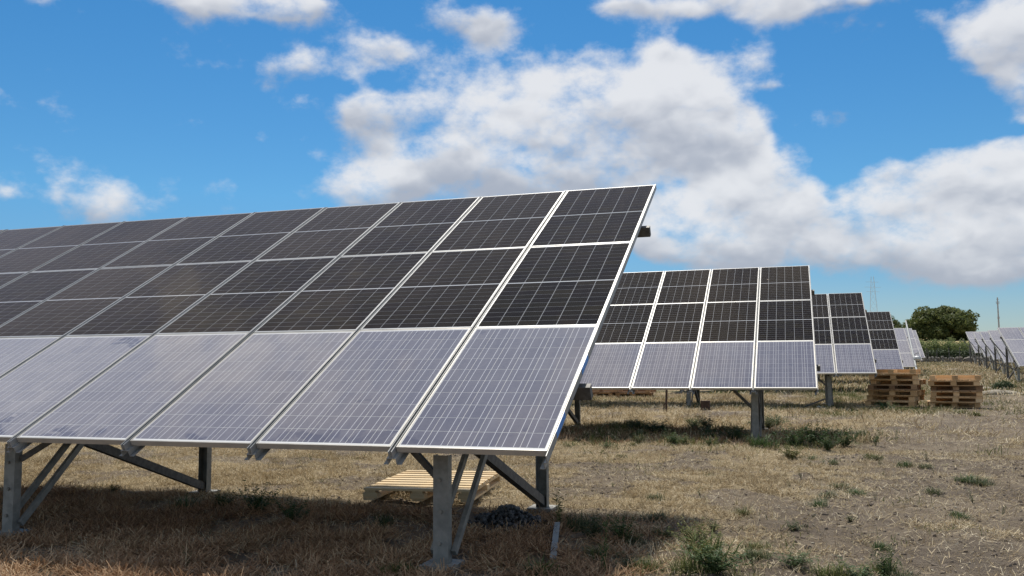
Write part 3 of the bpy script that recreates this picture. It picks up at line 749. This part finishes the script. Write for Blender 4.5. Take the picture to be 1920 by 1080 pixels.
def tree(name, x, y, z, W_, H_, label, n=9000, seed=1, trunk_h=.25, lean=0.0):
    rs = random.Random(seed)
    root = empty(name, (x, y, z), label, 'tree', 'trees beyond the hedge')
    b = MB(); b.tube([(0, 0, -.5), (.1, 0, H_*trunk_h), (.3, 0, H_*.55)], [W_*.035, W_*.028, W_*.015], 8)
    limbs = []
    for k in range(7):
        a = k*.9+rs.uniform(-.3, .3); L = W_*rs.uniform(.22, .38)
        b.tube([(.1, 0, H_*trunk_h*.9), (math.cos(a)*L*.5, math.sin(a)*L*.5, H_*(trunk_h+.12)), (math.cos(a)*L, math.sin(a)*L, H_*(trunk_h+.3+rs.uniform(0, .1)))], [W_*.016, W_*.011, W_*.005], 6)
    b.build('trunk', M['bark'], root)
    lobes = []
    for k in range(90):
        a = rs.uniform(0, 6.28); rr = .42*rs.random()**.55
        hx_ = rr/.46
        zt = H_*(.06+(.85-.46*hx_**2.4)*rs.uniform(.0, 1.0)**.7)
        s = W_*rs.uniform(.07, .125)
        lobes.append((math.cos(a)*rr*W_+lean*W_*.1, math.sin(a)*rr*W_*.9, max(zt, H_*.06), s*1.25, s*1.1, s*.75))
    v, f = leaf_cloud(lobes, n, W_*.019, .55, .35)
    link('crown', np_mesh('crown', v, f, M['pine']), root)
    return root
def at_px(px, py, Y):
    d = ray(px, py); p = CAM_POS+d*((Y-CAM_POS.y)/d.y); return p
tb = at_px(1764, 645, 130)
tree('pine_tree', tb.x, 130, G(tb.x, 130)-.2, 10.2, 5.1, 'wide dark green pine tree behind the hedge, the larger of the two', 26000, 5, .12)
tb2 = at_px(1667, 645, 128)
tree('pine_tree', tb2.x, 128, G(tb2.x, 128)-.2, 4.6, 3.9, 'small dark pine tree just showing over the fourth solar table', 9000, 9, .15)
tb3 = at_px(1712, 640, 122)
tree('bush_tree', tb3.x-3, 122, G(tb3.x, 122)-.2, 5.0, 2.6, 'low dark bushy tree between the two pines', 4000, 13, .1)
# reeds and hedge: one mass
lob = []
for i in range(60):
    xx = 11.5+i*.24+random.gauss(0, .1); yy = 103+random.gauss(0, 1.2)
    lob.append((xx, yy, G(xx, yy)+.75+random.uniform(0, .35), .55, .6, .85+.3*random.random()))
v, f = leaf_cloud(lob, 26000, .12, .35, .2)
tag(link('hedge', np_mesh('hedge', v, f, M['reed'])), 'long green reed hedge behind the stone wall', 'hedge', kind='stuff')
lob = []
for i in range(34):
    xx = 12.2+i*.40+random.gauss(0, .1); yy = 100+random.gauss(0, .5)
    lob.append((xx, yy, G(xx, yy)+.35+random.uniform(0, .25), .45, .5, .62))
v, f = leaf_cloud(lob, 14000, .10, .5, .2)
tag(link('bush_row', np_mesh('bush_row', v, f, M['bushdark'])), 'darker low bushes along the foot of the reed hedge', 'bushes', kind='stuff')
# dark bush by the right row
bx, by = gp(1881, 733); v, f = leaf_cloud([(0, 0, .22, .34, .3, .22), (.22, .1, .18, .25, .25, .18), (-.22, 0, .16, .25, .25, .17)], 1500, .035, .5, .3)
br = empty('bush', (bx, by, G(bx, by)), 'round dark green bush in the aisle below the right row', 'bush')
b = MB(); b.tube([(0, 0, -.02), (.02, 0, .2)], .015, 5); b.build('stem', M['bark'], br); link('foliage', np_mesh('foliage', v, f, M['bushdark']), br)
# utility pole
pt_ = at_px(1870, 558, 110); pb = at_px(1870, 660, 110)
ur = empty('utility_pole', (pt_.x, 110, G(pt_.x, 110)), 'thin concrete utility pole right of the pine tree', 'utility pole')
Hh = pt_.z-G(pt_.x, 110)
b = MB(); b.tube([(0, 0, -.3), (0, 0, Hh)], [.105, .065], 8); b.build('pole', M['concrete'], ur)
b = MB(); b.box(-.17, .17, -.03, .03, Hh-.75, Hh-.70); b.box(-.13, .13, -.03, .03, Hh-.25, Hh-.20); b.build('crossarm', M['lattice'], ur)
for s in (-.14, .14, 0):
    b = MB(); b.tube([(s, 0, Hh-.67+(.5 if s == 0 else 0)), (s, 0, Hh-.45+(.5 if s == 0 else 0))], .03, 6); b.build('insulator', M['concrete'], ur)
b = MB(); b.box(-.10, .10, -.10, .10, Hh*.58, Hh*.58+.25); b.build('switch_box', M['concrete'], ur)
# lattice pylon
Yp = 420; pb = at_px(1639, 600, Yp); ptp = at_px(1640, 514, Yp); gzp = G(pb.x, Yp)
pr = empty('pylon', (pb.x, Yp, gzp), 'faint steel lattice pylon far away above the fourth solar table', 'pylon')
H_ = ptp.z-gzp
def wid(z): return max(.35, 2.15*(1-z/(H_*.86))+.35)
legs = MB()
for sx_ in (-1, 1):
    for sy_ in (-1, 1): legs.beam((sx_*wid(0), sy_*wid(0), 0), (sx_*wid(H_*.8), sy_*wid(H_*.8), H_*.97), .085, .085, (0, 1, 0.01), 'box')
legs.build('mast_legs', M['lattice'], pr)
br_ = MB(); nz = 11
for k in range(nz):
    z0_, z1_ = H_*.9*k/nz, H_*.9*(k+1)/nz; w0, w1 = wid(z0_), wid(z1_)
    for sy_ in (-1, 1):
        br_.beam((-w0, sy_*w0, z0_), (w1, sy_*w1, z1_), .03, .03, (0, 1, .01), 'box'); br_.beam((w0, sy_*w0, z0_), (-w1, sy_*w1, z1_), .03, .03, (0, 1, .01), 'box')
br_.build('lattice_bracing', M['lattice'], pr)
for k, (z, s0) in enumerate(((H_*.82, 3.4), (H_*.89, 2.8), (H_*.76, 2.8))):
    ca = MB(); ca.beam((-s0, 0, H_*.01+z), (s0, 0, z), .06, .08, (0, 0, 1), 'box'); ca.build('crossarm', M['lattice'], pr)

# ------------------------------------------------------------------ straw, grass, weeds
def blades(n_try, dens, xr, yr, Lr, wr, lean, material, name, label, cat, jitter_z=.0, curl=.0, seed=1, spread=.12, chop=False):
    """thin blades rooted on the ground; lean 0 upright .. 1 lying"""
    rg = np.random.default_rng(seed)
    x = rg.uniform(*xr, n_try); y = rg.uniform(*yr, n_try)
    # only where the camera or a step to its side could see them
    keep = rg.random(n_try) < dens(x, y)
    x, y = x[keep], y[keep]; n = len(x)
    z = zg(x, y)
    a = rg.uniform(0, 2*np.pi, n); le = np.clip(rg.normal(lean, spread, n), .0, 1.0)
    L = rg.uniform(*Lr, n); w = rg.uniform(*wr, n)
    tl = le*np.pi/2
    d = np.stack([np.cos(a)*np.sin(tl), np.sin(a)*np.sin(tl), np.cos(tl)], 1)
    sd = np.stack([-np.sin(a), np.cos(a), np.zeros(n)], 1)
    roll = rg.normal(0, .5, n)[:, None]
    nr = np.cross(d, sd); sd = sd*np.cos(roll)+nr*np.sin(roll)
    c = np.stack([x, y, z+rg.random(n)*jitter_z], 1)
    v0 = c-sd*w[:, None]/2; v1 = c+sd*w[:, None]/2
    if chop:
        e = c+d*L[:, None]; V = np.stack([v0, v1, e+sd*w[:, None]*.4, e-sd*w[:, None]*.4], 1).reshape(-1, 3)
        o = link(name, np_mesh(name, V, np.arange(4*n).reshape(n, 4), material)); tag(o, label, cat, kind='stuff'); print(name, n); return o
    mid = c+d*L[:, None]*.55; d2 = d.copy(); d2[:, 2] -= curl*(.5+rg.random(n)); d2 /= np.linalg.norm(d2, axis=1)[:, None]
    tip = mid+d2*L[:, None]*.45
    m0 = mid-sd*w[:, None]*.42; m1 = mid+sd*w[:, None]*.42
    V = np.stack([v0, v1, m1, m0, tip], 1).reshape(-1, 3)
    k = np.arange(n)[:, None]*5
    T = np.concatenate([k+np.array([[0, 1, 2]]), k+np.array([[0, 2, 3]]), k+np.array([[3, 2, 4]])], 0)
    o = link(name, np_mesh(name, V, T, material)); tag(o, label, cat, kind='stuff')
    print(name, n)
    return o
CLEAR = [(-2.62, 2.5, .22), (-2.3, 2.5, .22), (-1.95, 2.55, .22), (-1.6, 2.62, .22), (3.9, 21.2, .8), (5.4, 21.2, .8), (3.3, 21.4, .5), (6.0, 21.3, .5), (hx, hy, .30), (hx-.18, hy, .2), (hx+.2, hy, .2)] + [(X_, Y_, .15) for X_ in (-.86, -4.53) for Y_ in (.42, 2.80)] + [(ms0[0]+(ms1[0]-ms0[0])*k/4, ms0[1]+(ms1[1]-ms0[1])*k/4, .06) for k in range(5)]
def wedge(x, y):
    """the wedge of ground in front of the camera, a little wider than the frame"""
    dx, dy = x-CAM_POS.x, y-CAM_POS.y
    dep = dx*math.sin(YAW)+dy*math.cos(YAW); lat = dx*math.cos(YAW)-dy*math.sin(YAW)
    ok = (dep > 3.6) & (np.abs(lat) < dep*.66+.6)
    for (ex, ey, er) in CLEAR: ok &= np.hypot(x-ex, y-ey) > er
    return ok
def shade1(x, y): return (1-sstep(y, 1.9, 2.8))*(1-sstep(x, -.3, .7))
def clump(x, y, k=5.0, sd=71): return .05+1.6*sstep(fbm(x*k, y*k, sd, 3), .38, .66)
blades(2300000, lambda x, y: wedge(x, y)*np.clip((straw_at(x, y)*1.1-.02)*clump(x, y), .07, 1)*(1-.6*shade1(x, y))*(1-.62*sstep(y, 5, 11)), (-14, 9), (-1.6, 12), (.018, .075), (.0026, .0052), .74, M['straw'], 'straw', 'mown dry straw lying over the field', 'straw', .014, .3, 3, .22, True)
blades(420000, lambda x, y: wedge(x, y)*shade1(x, y)*np.clip(clump(x, y, 3.5), 0, 1), (-8, 2), (-1.6, 3), (.03, .13), (.003, .0065), .80, M['shaded_straw'], 'shade_toned_stalks', 'dead stalks, the warm tone of the nearest table shade put into their colour', 'dead stalks', .025, .35, 4, .2, True)
blades(60000, lambda x, y: wedge(x, y)*sstep(y, 9.2, 9.8)*(1-sstep(y, 12.2, 13.0))*(1-sstep(x, 1.2, 2.4))*np.clip(clump(x, y, 2.5), 0, 1), (-8, 3), (9, 13.2), (.05, .16), (.005, .010), .75, M['shaded_straw'], 'shade_toned_stalks', 'dead stalks under the second table, tinted to carry its warm shade', 'dead stalks', .02, .35, 14, .2, True)
blades(60000, lambda x, y: wedge(x, y)*np.clip(.04+.5*straw_at(x, y)*sstep(fbm(x*2.3, y*2.3, 91, 3), .52, .70), 0, 1), (-10, 9), (-1, 11), (.07, .20), (.0028, .0048), .42, M['straw'], 'dry_stalks', 'taller dry stalks standing among the mown straw', 'dry stalks', 0, .5, 15, .22)
blades(520000, lambda x, y: wedge(x, y)*np.clip(straw_at(x, y)*clump(x, y, 2.2), .07, 1)*.75, (-20, 14), (10, 30), (.06, .16), (.007, .013), .66, M['straw'], 'straw', 'coarser dry straw farther back between the tables', 'straw', .02, .3, 5, .22, True)
blades(200000, lambda x, y: wedge(x, y)*np.clip(green_at(x, y)*1.0*clump(x, y, 1.6, 75)-.10, 0, 1), (-9, 14), (7, 32), (.06, .22), (.007, .014), .38, M['grass'], 'grass', 'green grass in the shaded strips under the tables', 'grass', 0, .5, 6, .2)
blades(190000, lambda x, y: wedge(x, y)*np.clip(green_at(x, y)*1.6*clump(x, y, 3, 77)-.10, 0, 1)*.7, (-9, 9), (-1.6, 9), (.03, .11), (.003, .007), .45, M['grass'], 'grass', 'sparse green grass among the straw in front', 'grass', 0, .5, 8, .2)
blades(90000, lambda x, y: wedge(x, y)*np.clip(.06+green_at(x, y), 0, 1), (-2, 26), (30, 96), (.12, .30), (.018, .04), .45, M['grass'], 'meadow_grass', 'green grass of the far aisle between the rows', 'grass', 0, .4, 9, .2)
blades(130000, lambda x, y: wedge(x, y)*(.35+.4*fbm(x*.6, y*.6, 81, 3)), (-2, 26), (30, 96), (.12, .30), (.018, .04), .62, M['straw'], 'meadow_straw', 'dry straw of the far aisle between the rows', 'straw', 0, .4, 10, .2, True)
# clods of dry soil
b = MB()
for i in range(5200):
    x = random.uniform(-4, 7.5); y = random.uniform(-.8, 9.5)
    if wedge(np.array([x]), np.array([y]))[0] and random.random() > float(straw_at(np.array([x]), np.array([y]))[0])*.9: rock(b, (x, y, G(x, y)-.002), random.uniform(.006, .026)*(1+y*.03))
o = b.build('soil_clods', M['clod']); tag(o, 'small clods of grey brown soil on the bare ground', 'soil clods', kind='stuff')
# pale stone chips
b = MB()
for i in range(420):
    x = random.uniform(-4, 6); y = random.uniform(-.6, 9)
    if wedge(np.array([x]), np.array([y]))[0]: rock(b, (x, y, G(x, y)+.004), random.uniform(.006, .018))
o = b.build('stone_chips', M['stone']); tag(o, 'small pale stone chips strewn over the soil', 'stones', kind='stuff')

def weed_mesh(kind, seed):
    """bush: leafy branching stems; tuft: long blades; stalk: one tall thin stem. Height about 1, scaled per plant."""
    rs = random.Random(seed); v = []; f = []
    def leaf(p, d, L, w, droop=.3):
        d = d.normalized(); s = d.cross(Vector((0, 0, 1)))
        s = s.normalized() if s.length > 1e-4 else Vector((1, 0, 0))
        s = (s + Vector((0, 0, rs.uniform(-.5, .5)))).normalized()
        m_ = p+d*L*.5; e = p+d*L-Vector((0, 0, L*droop)); k = len(v)
        v.extend([tuple(p), tuple(m_-s*w/2), tuple(e), tuple(m_+s*w/2)]); f.append((k, k+1, k+2, k+3))
    def stem(p, q, r):
        d = (q-p).normalized(); s = d.orthogonal().normalized(); u = d.cross(s); k = len(v)
        for a in range(3):
            o_ = (s*math.cos(a*2.09)+u*math.sin(a*2.09))*r; v.append(tuple(p+o_)); 
        v.append(tuple(q)); f.extend([(k, k+1, k+3), (k+1, k+2, k+3), (k+2, k, k+3)])
    if kind == 'bush':
        for i in range(30):
            a = rs.uniform(0, 6.28); sp = rs.uniform(.1, .75); h = rs.uniform(.45, 1.0)
            p = Vector((rs.gauss(0, .06), rs.gauss(0, .06), 0)); q = Vector((math.cos(a)*sp, math.sin(a)*sp, h))
            stem(p, q, .014)
            for j in range(18):
                t_ = rs.uniform(.2, 1); al_ = rs.uniform(0, 6.28)
                leaf(p.lerp(q, t_), Vector((math.cos(al_), math.sin(al_), rs.uniform(.1, 1.0))), rs.uniform(.09, .19), rs.uniform(.03, .06))
    elif kind == 'tuft':
        for i in range(150):
            a = rs.uniform(0, 6.28); h = rs.uniform(.25, 1.0)*rs.uniform(.7, 1.0); sp = rs.uniform(.1, .8)
            p = Vector((rs.gauss(0, .20), rs.gauss(0, .20), 0)); m_ = p+Vector((math.cos(a)*sp*.4, math.sin(a)*sp*.4, h*.62)); e = p+Vector((math.cos(a)*sp, math.sin(a)*sp, h*rs.uniform(.75, 1)))
            s = Vector((-math.sin(a), math.cos(a), 0))*rs.uniform(.009, .020); k = len(v)
            v.extend([tuple(p-s), tuple(p+s), tuple(m_+s*.8), tuple(m_-s*.8), tuple(e)]); f.extend([(k, k+1, k+2, k+3), (k+3, k+2, k+4)])
    else:
        for i in range(5):
            a = rs.uniform(0, 6.28); sp = rs.uniform(0, .3); h = rs.uniform(.6, 1.0)
            p = Vector((rs.gauss(0, .03), rs.gauss(0, .03), 0)); q = Vector((math.cos(a)*sp, math.sin(a)*sp, h)); stem(p, q, .012)
            for j in range(13):
                t_ = rs.uniform(.1, 1); al_ = rs.uniform(0, 6.28)
                leaf(p.lerp(q, t_), Vector((math.cos(al_), math.sin(al_), rs.uniform(.3, 1.4))), rs.uniform(.10, .22)*(1.2-t_*.6), rs.uniform(.03, .05))
    return v, f
WM = {}
for kind in ('bush', 'tuft', 'stalk'):
    for s in range(3):
        v, f = weed_mesh(kind, 100+s*7+len(kind))
        for mk in ('weedleaf', 'weedpale', 'grass'):
            me = bpy.data.meshes.new('weed'); me.from_pydata(v, [], f); me.materials.append(M[mk]); me.update(); WM[(kind, s, mk)] = me
LABW = {'bush': 'weed_bush', 'tuft': 'grass_tuft', 'stalk': 'weed_stalk'}
def weed(px, py, hpx, kind, mk, label, group, wide=1.0):
    x, y = gp(px, py); dep = (Vector((x, y, 0))-CAM_POS).dot(fw); h = hpx*dep/FPX
    o = link(LABW[kind], WM[(kind, random.randrange(3), mk)], None, (x, y, G(x, y)-.005), (random.gauss(0, .08), random.gauss(0, .08), random.uniform(0, 6.28)))
    h *= 1.18; wide *= 1.15; o.scale = (h*wide, h*wide, h); tag(o, label, 'grass tuft' if kind == 'tuft' else 'weed', group)
    return o
g1 = 'weeds in the shade of the nearest table'
weed(478, 962, 52, 'bush', 'weedleaf', 'largest leafy weed in the shade left of the pale pallet', g1, .9)
weed(548, 985, 42, 'bush', 'weedleaf', 'dark green weed just behind the lone pale stone', g1, .9)
weed(415, 950, 30, 'bush', 'weedleaf', 'small leafy weed right of the left rear post', g1, .9)
weed(345, 955, 36, 'tuft', 'weedleaf', 'grass tuft at the foot of the left rear post', g1, 1.2)
weed(215, 928, 20, 'bush', 'weedleaf', 'tiny weed beside the pair of struts at far left', g1, .8)
weed(655, 950, 22, 'stalk', 'weedleaf', 'small weed at the front left corner of the pale pallet', g1, 1)
weed(720, 990, 30, 'tuft', 'weedpale', 'thin tuft in front of the pale pallet', g1, 1.2)
weed(350, 1065, 36, 'stalk', 'weedpale', 'pale weed stalk at the bottom edge left of centre', g1, .8)
weed(745, 1078, 36, 'tuft', 'grass', 'green tuft at the bottom edge left of the base plate', g1, 1.5)
weed(1010, 1078, 40, 'tuft', 'grass', 'green tuft at the bottom edge below the metal strip', g1, 1.5)
weed(1045, 985, 62, 'stalk', 'grass', 'tall weed growing against the right rear post', g1, 1.2)
weed(1085, 985, 40, 'tuft', 'weedpale', 'pale tuft right of the right rear post', g1, 1.4)
g2 = 'weeds at the right front of the field'
weed(1112, 1002, 42, 'bush', 'weedpale', 'greyish weed bush above right of the metal strip', g2, .9)
weed(1165, 1010, 48, 'bush', 'weedleaf', 'upright dark weed right of the greyish weed bush', g2, .7)
weed(1133, 1075, 100, 'stalk', 'weedleaf', 'tallest thin weed between metal strip and big green clump', g2, .45)
weed(1215, 1066, 32, 'tuft', 'grass', 'low tuft between the thin tall weed and the big clump', g2, 1.2)
weed(1300, 1022, 46, 'bush', 'grass', 'leafy upper weed of the big green clump in front', g2, 1.2)
weed(1322, 1048, 52, 'tuft', 'grass', 'middle tuft of the big green clump in front', g2, 1.4)
weed(1335, 1078, 52, 'bush', 'weedleaf', 'leafy lower weed of the big green clump in front', g2, 1.5)
weed(1290, 1075, 40, 'tuft', 'grass', 'left lower tuft of the big green clump in front', g2, 1.3)
weed(1412, 1062, 44, 'stalk', 'weedpale', 'thin pale weed right of the big green clump', g2, .6)
weed(1492, 1060, 30, 'bush', 'weedleaf', 'leftmost leafy weed of the row at the bottom right', g2, 1.6)
weed(1560, 1078, 38, 'tuft', 'grass', 'wide tuft in the middle of the row at the bottom right', g2, 1.6)
weed(1612, 1080, 36, 'bush', 'weedleaf', 'spreading leafy weed in the row at the bottom right', g2, 1.6)
weed(1662, 1075, 56, 'bush', 'weedleaf', 'upright leafy weed ending the row at the bottom right', g2, .5)
weed(1690, 1082, 30, 'tuft', 'weedpale', 'low pale tuft right of the upright leafy weed', g2, 1.3)
g3 = 'weeds beside the second table'
for (px, py, h, kd, mk, wd, lab) in (
    (1492, 838, 40, 'bush', 'weedleaf', .9, 'leafy weed just right of the second table front post'),
    (1530, 836, 44, 'bush', 'weedleaf', .9, 'biggest leafy weed right of the second table front post'),
    (1552, 846, 30, 'bush', 'weedleaf', 1., 'leafy weed right of the biggest one'),
    (1584, 838, 34, 'bush', 'weedleaf', .8, 'round dark weed standing a little apart on the right'),
    (1455, 842, 34, 'stalk', 'weedleaf', 1.2, 'thin weed close to the second table front post'),
    (1425, 838, 30, 'tuft', 'weedleaf', 1.4, 'grass tuft round the foot of the second table front post'),
    (1482, 862, 30, 'bush', 'grass', 1.1, 'bright green weed in the sun before the second table'),
    (1522, 862, 16, 'tuft', 'weedleaf', 1, 'small tuft right of the bright green weed'),
    (1562, 874, 16, 'tuft', 'weedleaf', .8, 'small upright tuft on bare soil before the second table'),
    (1502, 894, 22, 'stalk', 'weedpale', .7, 'little dark stalk on the bare soil'),
    (1640, 836, 32, 'stalk', 'weedleaf', 1.1, 'sprawling weed in the aisle left of a taller stalk'),
    (1680, 828, 26, 'stalk', 'weedleaf', .7, 'slim stalk in the aisle below the darker pallet stack'),
    (1610, 818, 20, 'tuft', 'weedpale', 1.4, 'pale tuft in the aisle behind the round dark weed'),
    (1648, 876, 26, 'stalk', 'weedpale', .8, 'thin pale stalk in the middle of the aisle'),
    (1698, 877, 18, 'tuft', 'weedleaf', 1.2, 'dense small tuft in the middle of the aisle'),
    (1738, 868, 20, 'stalk', 'weedpale', 1.1, 'dry grey weed right of the dense small tuft'),
    (1575, 912, 14, 'tuft', 'weedpale', 2., 'flat dry tuft left of centre in the aisle'),
    (1605, 922, 14, 'tuft', 'weedleaf', 1.8, 'flat green tuft left of centre in the aisle'),
    (1750, 924, 20, 'tuft', 'weedpale', 1.2, 'grey tuft right of centre in the aisle'),
    (1812, 900, 17, 'tuft', 'weedleaf', 2.2, 'left part of the spreading tuft at the right edge'),
    (1842, 905, 15, 'tuft', 'weedpale', 2.4, 'right part of the spreading tuft at the right edge'),
    (1825, 942, 26, 'stalk', 'weedpale', 1., 'dry weed below the spreading tuft'),
    (1880, 968, 24, 'stalk', 'weedleaf', .6, 'tiny dark weed near the right picture edge'),
    (1883, 795, 16, 'stalk', 'weedleaf', .7, 'far little weed in the aisle near the right edge'),
    (1735, 880, 12, 'tuft', 'weedpale', 1.6, 'flat grey tuft in the right half of the aisle'),
    (1828, 780, 12, 'tuft', 'grass', 1.8, 'green tuft in front of the right hand pallet stack'),
    (1800, 774, 10, 'tuft', 'grass', 2.2, 'low green tuft at the foot of the right hand pallet stack'),
    (1660, 768, 16, 'bush', 'weedleaf', 1.6, 'dark weed at the left foot of the taller pallet stack'),
    (1690, 770, 12, 'tuft', 'grass', 2.0, 'low tuft before the taller pallet stack'),
    (1108, 735+28, 22, 'stalk', 'weedleaf', .5, 'lone upright weed in the lit strip under the second table')):
    weed(px, py, h, kd, mk, lab, g3, wd)
rs = random.Random(5)
LAB4 = {'bush': 'one of the low leafy weeds growing thickly in the shade strip of the second table', 'tuft': 'one of the grass tufts growing in the shade strip of the second table', 'stalk': 'one of the thin weed stalks growing in the shade strip of the second table'}
for i in range(48):
    px = 1050+rs.random()*410; py = 798+rs.random()*42
    kd = rs.choice(['bush', 'bush', 'bush', 'stalk', 'tuft'])
    weed(px, py, rs.uniform(10, 25), kd, rs.choice(['weedleaf', 'weedleaf', 'grass', 'weedpale']), LAB4[kd], kd+' weeds in the shade strip of the second table', rs.uniform(.9, 1.6))
LAB5 = {'bush': 'one of the small leafy weeds scattered over the open ground of the aisle', 'tuft': 'one of the small grass tufts scattered over the open ground of the aisle', 'stalk': 'one of the small dry stalked weeds scattered over the open ground of the aisle'}
for i in range(34):
    px = 1120+rs.random()*780; py = 850+rs.random()**.8*225
    kd = rs.choice(['bush', 'stalk', 'tuft', 'tuft'])
    weed(px, py, rs.uniform(.04, .09)*(py-684)/1.32+3, kd, rs.choice(['weedleaf', 'weedpale', 'weedpale', 'grass']), LAB5[kd], kd+' weeds scattered over the open ground', rs.uniform(1.0, 2.0))
print('objects', len(bpy.data.objects))
